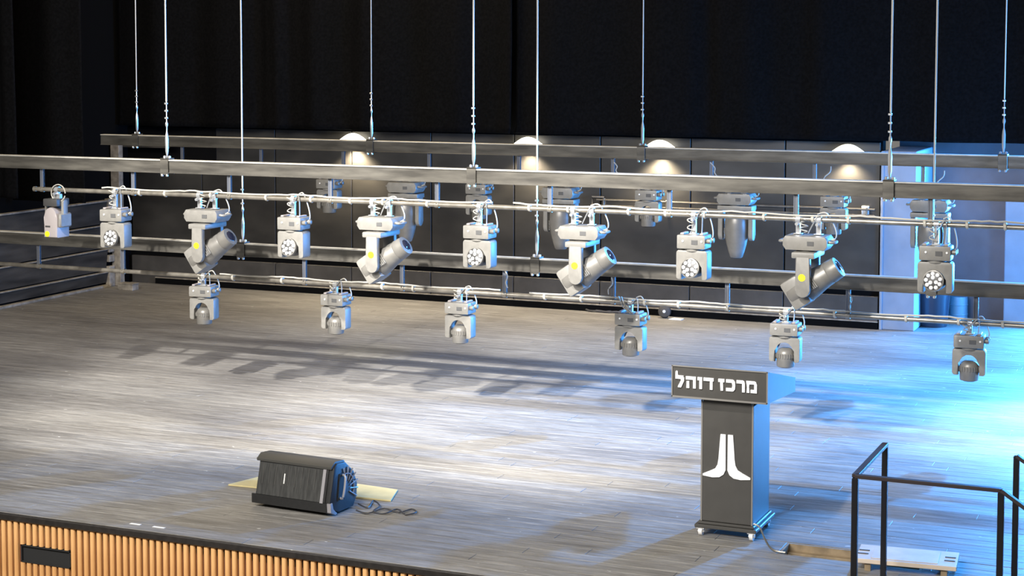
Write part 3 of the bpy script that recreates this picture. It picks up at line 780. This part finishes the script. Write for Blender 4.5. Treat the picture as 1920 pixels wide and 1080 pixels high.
# ================================================================== LECTERN
LX0, LX1, LY0 = -3.545, -3.165, 11.64
sd = atX(1440, 765, LX1); LYB = LY0+0.36
lc = thing('lectern', 'black lectern on white castors with white lettering and emblem', 'lectern', ((LX0+LX1)/2, LY0, 0))
cx0, cx1 = -0.19, 0.19
obj('column', box(NB(), cx0, cx1, 0.0, 0.44, 0.105, 0.955, 0.003), M['lect'], lc)
bm = NB()
for s in (cx0, cx1-0.012): box(bm, s, s+0.012, -0.006, 0.0, 0.105, 0.988, 0.001)
obj('corner_trim', bm, M['lectedge'], lc)
bm = NB(); box(bm, cx0+0.014, cx1-0.014, -0.004, -0.0005, 0.11, 0.99); obj('front_panel', bm, M['lect'], lc)
bm = NB(); box(bm, -0.225, 0.225, -0.035, 0.48, 0.060, 0.085, 0.004); box(bm, -0.205, 0.205, -0.02, 0.46, 0.086, 0.104, 0.004); obj('plinth', bm, M['lect'], lc)
for sx in (-0.185, 0.185):
    for sy in (0.0, 0.42):
        bm = NB(); cyl(bm, (-0.013, 0, 0.030), (0.013, 0, 0.030), 0.030, 16)
        c = obj('castor', bm, M['castor'], lc, (sx, sy, 0), smooth=True)
        bm = NB(); box(bm, -0.020, -0.015, -0.014, 0.020, 0.024, 0.059); box(bm, 0.015, 0.020, -0.014, 0.020, 0.024, 0.059); box(bm, -0.028, 0.028, -0.025, 0.025, 0.052, 0.0595); cyl(bm, (-0.024, 0, .03), (0.024, 0, .03), 0.006, 6)
        obj('castor_fork', bm, M['castor'], c)
# head box: side outline, taller at front
hx0, hx1 = -3.745-lc.location.x, -3.052-lc.location.x
bk = atX(1491, 722, -3.052)
yb = 0.73
zb0, zb1 = 0.935, 1.040
HZ0, HZ1 = 0.992, 1.215
bm = NB(); prism(bm, [(-0.06, HZ0), (-0.06, HZ1), (yb, zb1), (yb, zb0)], hx0, hx1, 'YZ')
hb = obj('desk_box', bm, M['lect'], lc)
bm = NB()
e = 0.006
box(bm, hx0-0.001, hx1+0.001, -0.060-e, -0.060, HZ0-0.004, HZ0+0.008); box(bm, hx0-0.001, hx1+0.001, -0.060-e, -0.060, HZ1-0.006, HZ1+0.002)
box(bm, hx1-0.007, hx1+0.003, -0.060-e, -0.052, HZ0, HZ1); box(bm, hx0-0.002, hx0+0.006, -0.060-e, -0.055, HZ0, HZ1)
obj('edge_trim', bm, M['lectedge'], hb)
# --- lettering, left to right as seen: lamed he vav dalet / zayin kaf resh mem
def rc(x0, x1, y0, y1): return [(x0, y0), (x1, y0), (x1, y1), (x0, y1)]
GL = {
 'lamed': (11.5, [[(0, 9.4), (0.2, 13.6), (1.2, 14.2), (2.6, 13.4), (3.0, 10.2), (3.0, 7.3), (0, 7.3)], rc(0.2, 9.5, 7.3, 10.2), [(6.6, 8.6), (10.4, 8.6), (10.2, 5.6), (6.8, 0.0), (3.0, 0.0), (3.0, 0.9), (6.6, 6.0)]]),
 'he': (12.5, [rc(0.2, 12.0, 7.3, 10.0), rc(8.8, 12.0, 0, 8), [(1.2, 5.9), (4.2, 5.9), (4.4, 0), (0.9, 0)]]),
 'vav': (7.0, [rc(0.8, 6.3, 7.3, 10.0), rc(3.0, 6.3, 0, 8)]),
 'dalet': (12.5, [rc(0.2, 12.2, 7.3, 10.0), rc(7.8, 11.0, 0, 8)]),
 'zayin': (8.0, [rc(0.4, 7.6, 7.3, 10.0), [(2.6, 8), (5.8, 8), (6.2, 0), (3.2, 0)]]),
 'kaf': (12.0, [rc(0.8, 8.8, 7.3, 10.0), rc(0.8, 8.8, 0, 2.7), [(7.6, 10.0), (9.8, 9.6), (11.3, 8.0), (11.6, 5.0), (11.3, 2.0), (9.8, 0.4), (7.6, 0), (7.6, 2.7), (8.3, 5), (7.6, 7.3)]]),
 'resh': (10.5, [rc(0.3, 8.0, 7.3, 10.0), [(6.6, 7.3), (7.0, 10.0), (9.2, 9.4), (10.0, 7.6), (10.0, 0), (6.8, 0), (6.8, 7.3)]]),
 'mem': (13.5, [[(0.3, 10.0), (3.2, 10.0), (4.2, 8.0), (3.6, 5), (4.2, 0), (0.9, 0), (1.4, 4.6)], rc(3.0, 10.6, 7.3, 10.0), [(9.4, 10.0), (11.6, 9.4), (12.8, 7.0), (12.8, 0), (9.6, 0), (9.6, 7.3)], rc(5.6, 12.8, 0, 2.7)]),
}
U_ = 0.00825
order = ['lamed', 'he', 'vav', 'dalet', None, 'zayin', 'kaf', 'resh', 'mem']
tot = sum(GL[g][0]+0.7 if g else 4.0 for g in order)
SX = 0.600/tot
x = hx0+0.028
zt = HZ0+0.070
for g in order:
    if g is None: x += 4.0*SX; continue
    wd, polys = GL[g]
    for j, pl_ in enumerate(polys):
        pass
    bm = NB()
    for j, pl_ in enumerate(polys):
        prism(bm, [(x+a*SX, zt+b*U_) for a, b in pl_], -0.0605-0.008-0.0003*j, -0.0605, 'XZ')
    obj('letter', bm, M['white'], hb)
    x += (wd+0.7)*SX
# emblem: two upright strokes flaring to feet
s_ = 1/(2.57*232); s2 = 1/(2.57*258)
def emb(pts, mirror):
    return [((-(a-361) if mirror else (a-361))*s_, (845-b)*s2+0.105) for a, b in pts]
st = [(356, 424), (334, 424), (330, 480), (326, 540), (322, 568), (312, 588), (292, 600), (258, 618), (258, 627), (300, 632), (330, 628), (348, 614), (357, 592)]
for mi in (False, True):
    bm = NB(); prism(bm, emb(st, mi), -0.012, -0.0045, 'XZ'); obj('emblem_stroke', bm, M['white'], lc)
# power lead from lectern to hatch
a = Vector((-3.17, 11.63, 0.10)); b = atZ(1468, 1034, -0.02)
bm = NB(); tube(bm, catmull([(0, 0, 0.03), (0.05, -0.02, 0.015), (0.12, -0.10, -0.06), (0.19, -0.18, -0.086), (0.28, -0.20, -0.088)]), 0.007, 6)
tag(obj('power_lead', bm, M['pipe'], None, (a.x+0.02, a.y-0.02, a.z), smooth=True), 'grey power lead running from the lectern foot into the floor hatch', 'cable')

# ================================================================== FLOOR HATCH AND LID
h = HOLES[0]
t = thing('floor_hatch', 'open rectangular floor hatch with bare wood rim beside the lectern', 'hatch', (h[0], h[2], 0))
W_, D_ = h[1]-h[0], h[3]-h[2]
for nm, a in (('rim_board', (0.0, W_, D_-0.02, D_-0.002, -0.11, -0.002)), ('rim_board', (0.0, W_, 0.002, 0.02, -0.11, -0.002)), ('rim_board', (0.002, 0.02, 0.02, D_-0.02, -0.11, -0.002)), ('rim_board', (W_-0.02, W_-0.002, 0.02, D_-0.02, -0.11, -0.002))):
    obj(nm, box(NB(), *a), M['hatch'], t)
obj('ledge', box(NB(), 0.02, W_-0.02, D_-0.075, D_-0.02, -0.075, -0.05, 0.003), M['hatch'], t)
obj('floor_pan', box(NB(), 0.02, W_-0.02, 0.02, D_-0.02, -0.118, -0.112), M['slab'], t)
LZ = 0.085
c4 = [atZ(1618, 1020, LZ), atZ(1803, 1036, LZ), atZ(1789, 1064, LZ), atZ(1600, 1046, LZ)]
lo = sum(c4, Vector())/4
t = thing('hatch_lid', 'pale wooden hatch lid lying beside the open hatch behind the railing', 'lid', (lo.x, lo.y, LZ))
hx = (c4[1]-c4[0]).length/2; hy = (c4[0]-c4[3]).length/2
ang = math.atan2(c4[1].y-c4[0].y, c4[1].x-c4[0].x); t.rotation_euler[2] = ang
hy = max(hy, 0.15)
obj('panel', box(NB(), -hx, hx, -hy, hy, -0.030, 0.0, 0.003), M['lid'], t)
obj('inset', box(NB(), -hx+0.10, hx-0.12, -hy+0.03, hy-0.03, 0.0002, 0.004, 0.001), M['lid'], t)
for sx in (-hx+0.04, hx-0.05):
    for sy in (-0.05, 0.03):
        obj('hinge_slot', box(NB(), sx-0.035, sx+0.035, sy-0.006, sy+0.006, 0.0002, 0.005, 0.001), M['cabledk'], t)
for sx in (-hx+0.08, hx-0.08):
    obj('batten_foot', box(NB(), sx-0.02, sx+0.02, -hy+0.02, hy-0.02, -LZ+0.001, -0.030), M['hatch'], t)

# ================================================================== RAILINGS AND SIDE STEPS
def bar(bm, p0, p1, w=0.036, hgt=0.036):
    p0 = Vector(p0); p1 = Vector(p1); d = p1-p0; L = d.length
    q = d.to_track_quat('X', 'Z'); mt = Matrix.Translation(p0) @ q.to_matrix().to_4x4()
    box(bm, 0, L, -w/2, w/2, -hgt/2, hgt/2, 0.003, mtx=mt)
RA, RB, RC, RD = (-2.11, 10.035), (-2.11, 10.93), (-1.275, 10.035), (-1.30, 10.93)
ZT = 0.935
t = thing('stair_railing', 'black square-bar railing turning a corner at the stage steps, nearer one', 'railing', (RA[0], RA[1], 0))
def loc(p, z): return (p[0]-RA[0], p[1]-RA[1], z)
for P_ in (RA, RB, RC):
    bm = NB(); bar(bm, loc(P_, 0.001), loc(P_, ZT-0.012)); obj('post', bm, M['rail'], t)
bm = NB(); bar(bm, loc(RA, ZT), loc(RB, ZT), 0.042, 0.022); obj('handrail', bm, M['railtop'], t)
bm = NB(); bar(bm, loc(RA, ZT), loc(RC, ZT), 0.042, 0.022); obj('handrail', bm, M['railtop'], t)
ex = 1.5
bm = NB(); bar(bm, loc(RC, ZT), (RC[0]-RA[0]+ex, 0, ZT-ex*0.66), 0.042, 0.022); obj('handrail', bm, M['railtop'], t)
bm = NB(); bar(bm, (RC[0]-RA[0]+ex-0.03, 0, -1.0), (RC[0]-RA[0]+ex-0.03, 0, ZT-ex*0.66)); obj('post', bm, M['rail'], t)
t = thing('stair_railing', 'black railing at the right edge of the frame sloping down behind the nearer one', 'railing', (RD[0], RD[1], 0))
bm = NB(); bar(bm, (0, 0, 0.001), (0, 0, ZT)); obj('post', bm, M['rail'], t)
bm = NB(); bar(bm, (0, 0, ZT), (ex, 0, ZT-ex*0.66), 0.042, 0.022); obj('handrail', bm, M['railtop'], t)
bm = NB(); bar(bm, (ex-0.03, 0, -1.0), (ex-0.03, 0, ZT-ex*0.66)); obj('post', bm, M['rail'], t)
t = thing('side_steps', 'black side steps and landing at the stage front between the railings', 'steps', (-2.13, 10.01, -1.0))
obj('landing', box(NB(), 0.002, 0.86, 0.0, 0.935, 0.0, 0.998, 0.004), M['slab'], t)
for i in range(5):
    obj('tread', box(NB(), 0.86+i*0.27, 0.86+(i+1)*0.27, 0.0, 0.935, 0.0, 0.998-(i+1)*0.166, 0.004), M['slab'], t)

# ================================================================== WEDGE SPEAKER, BOARD, CABLE
sc_ = atZ(560, 945)
sx0, sx1 = -0.345, 0.345
t = thing('monitor_speaker', 'black plastic loudspeaker lying on its side near the stage edge', 'speaker', (-6.51, 11.20, 0), (0, 0, R(-4)))
sec = [(-0.065, 0.0), (-0.19, 0.05), (-0.185, 0.10), (-0.125, 0.355), (-0.085, 0.385), (0.03, 0.375), (0.15, 0.28), (0.20, 0.17), (0.19, 0.07), (0.14, 0.0)]
bm = NB(); prism(bm, sec, sx0+0.02, sx1-0.05, 'YZ', 0.008); obj('cabinet', bm, M['spk'], t, smooth=True)
# grille face, slightly proud, with fine vertical ribs
def onface(u, v, d):   # u along x, v 0..1 up the front face, d outwards
    a = Vector((0, -0.186, 0.10)); b = Vector((0, -0.128, 0.340)); n = Vector((0, -(b.z-a.z), (b.y-a.y))).normalized()
    p_ = a.lerp(b, v)+n*d; return Vector((u, p_.y, p_.z))
def facebox(bm, u0, u1, v0_, v1_, d0, d1):
    vs = [bm.verts.new(onface(u, v, d)) for d in (d0, d1) for (u, v) in ((u0, v0_), (u1, v0_), (u1, v1_), (u0, v1_))]
    for f in ((0, 1, 2, 3), (4, 7, 6, 5), (0, 4, 5, 1), (1, 5, 6, 2), (2, 6, 7, 3), (3, 7, 4, 0)): bm.faces.new([vs[i] for i in f])
bm = NB(); facebox(bm, sx0+0.03, sx1-0.09, 0.02, 0.98, 0.0, 0.010); g = obj('grille', bm, M['grille'], t)
for i in range(9):
    u = sx0+0.07+i*0.058
    bm = NB(); facebox(bm, u, u+0.004, 0.35, 0.95, 0.010, 0.0125); obj('grille_rib', bm, M['spktop'], g)
bm = NB(); facebox(bm, sx0+0.265, sx0+0.273, 0.42, 0.72, 0.010, 0.015); obj('badge', bm, M['paper'], g)
bm = NB(); facebox(bm, sx1-0.088, sx1-0.062, 0.0, 1.0, 0.0, 0.014); obj('grille_edge', bm, M['spkedge'], t)
bm = NB(); prism(bm, [(-0.138, 0.345), (-0.142, 0.362), (-0.088, 0.396), (0.03, 0.386), (0.045, 0.366), (-0.08, 0.375)], sx0, sx1-0.02, 'YZ', 0.003); obj('top_bezel', bm, M['spktop'], t, smooth=True)
bm = NB(); prism(bm, [(-0.197, 0.035), (-0.198, 0.105), (-0.186, 0.105), (-0.10, 0.035), (-0.13, 0.020)], sx0-0.01, sx1-0.03, 'YZ', 0.004); obj('bottom_bezel', bm, M['spk'], t, smooth=True)  # darker plastic here paints in the shade of the undercut
# right end cap with handle and ribbed back
ecs = [(a*0.97, 0.012+b*0.96) for a, b in sec]
bm = NB(); prism(bm, ecs, sx1-0.055, sx1-0.005, 'YZ', 0.012); ec = obj('end_cap', bm, M['spk'], t, smooth=True)
bm = NB(); prism(bm, [(-0.185, 0.035), (-0.190, 0.10), (-0.165, 0.105), (-0.155, 0.055), (-0.10, 0.015), (-0.12, 0.004)], sx1-0.06, sx1+0.004, 'YZ', 0.003); obj('corner_foot', bm, M['spkedge'], t, smooth=True)
bm = NB(); tube(bm, catmull([(sx1-0.006, -0.055, 0.12), (sx1+0.030, -0.06, 0.13), (sx1+0.032, -0.03, 0.27), (sx1-0.006, -0.02, 0.285)]), 0.009, 6); obj('handle', bm, M['spkedge'], t, smooth=True)
bm = NB(); prism(bm, [(-0.085, 0.10), (-0.06, 0.30), (0.0, 0.30), (0.0, 0.10)], sx1-0.006, sx1+0.002, 'YZ', 0.001); obj('handle_recess', bm, M['slab'], t)
for i in range(7):
    a = R(-30+i*22)
    y0_, z0_ = 0.03, 0.17
    bm = NB(); tube(bm, [(sx1-0.002, y0_+0.055*math.cos(a), z0_+0.06*math.sin(a)), (sx1+0.004, y0_+0.155*math.cos(a), z0_+0.165*math.sin(a))], 0.0055, 5); obj('back_rib', bm, M['spkedge'], t)
bm = NB(); tube(bm, [(sx1+0.001, y0_+0.105*math.cos(R(a_)), z0_+0.115*math.sin(R(a_))) for a_ in range(-32, 110, 12)], 0.005, 5); obj('back_rim', bm, M['spkedge'], t, smooth=True)
# pale board under/behind the speaker
b0, b1, b2, b3 = atZ(428, 911), atZ(733, 941), atZ(746, 921), atZ(520, 888)
cen = (b0+b1+b2+b3)/4
bm = NB(); prism(bm, [((p_-cen).x, (p_-cen).y) for p_ in (b0, b1, b2, b3)], 0.0015, 0.014, 'XY', 0.002)
tag(obj('wooden_board', bm, M['card'], None, (cen.x, cen.y, 0)), 'thin pale yellow board lying flat on the floor behind the speaker', 'board')
pts = [atZ(x_, y_)+Vector((0, 0, 0.014)) for x_, y_ in ((672, 948), (690, 955), (700, 942), (712, 952), (700, 962), (722, 966), (745, 958), (760, 968), (780, 964), (772, 958), (748, 964), (720, 957), (690, 966), (668, 960))]
o_ = pts[0].copy(); o_.z = 0
tag(obj('speaker_cable', tube(NB(), [Vector(p_)-o_ for p_ in catmull(pts, 4)], 0.006, 5), M['cabledk'], None, o_, smooth=True), 'thin dark cable scribbled on the floor right of the speaker', 'cable')
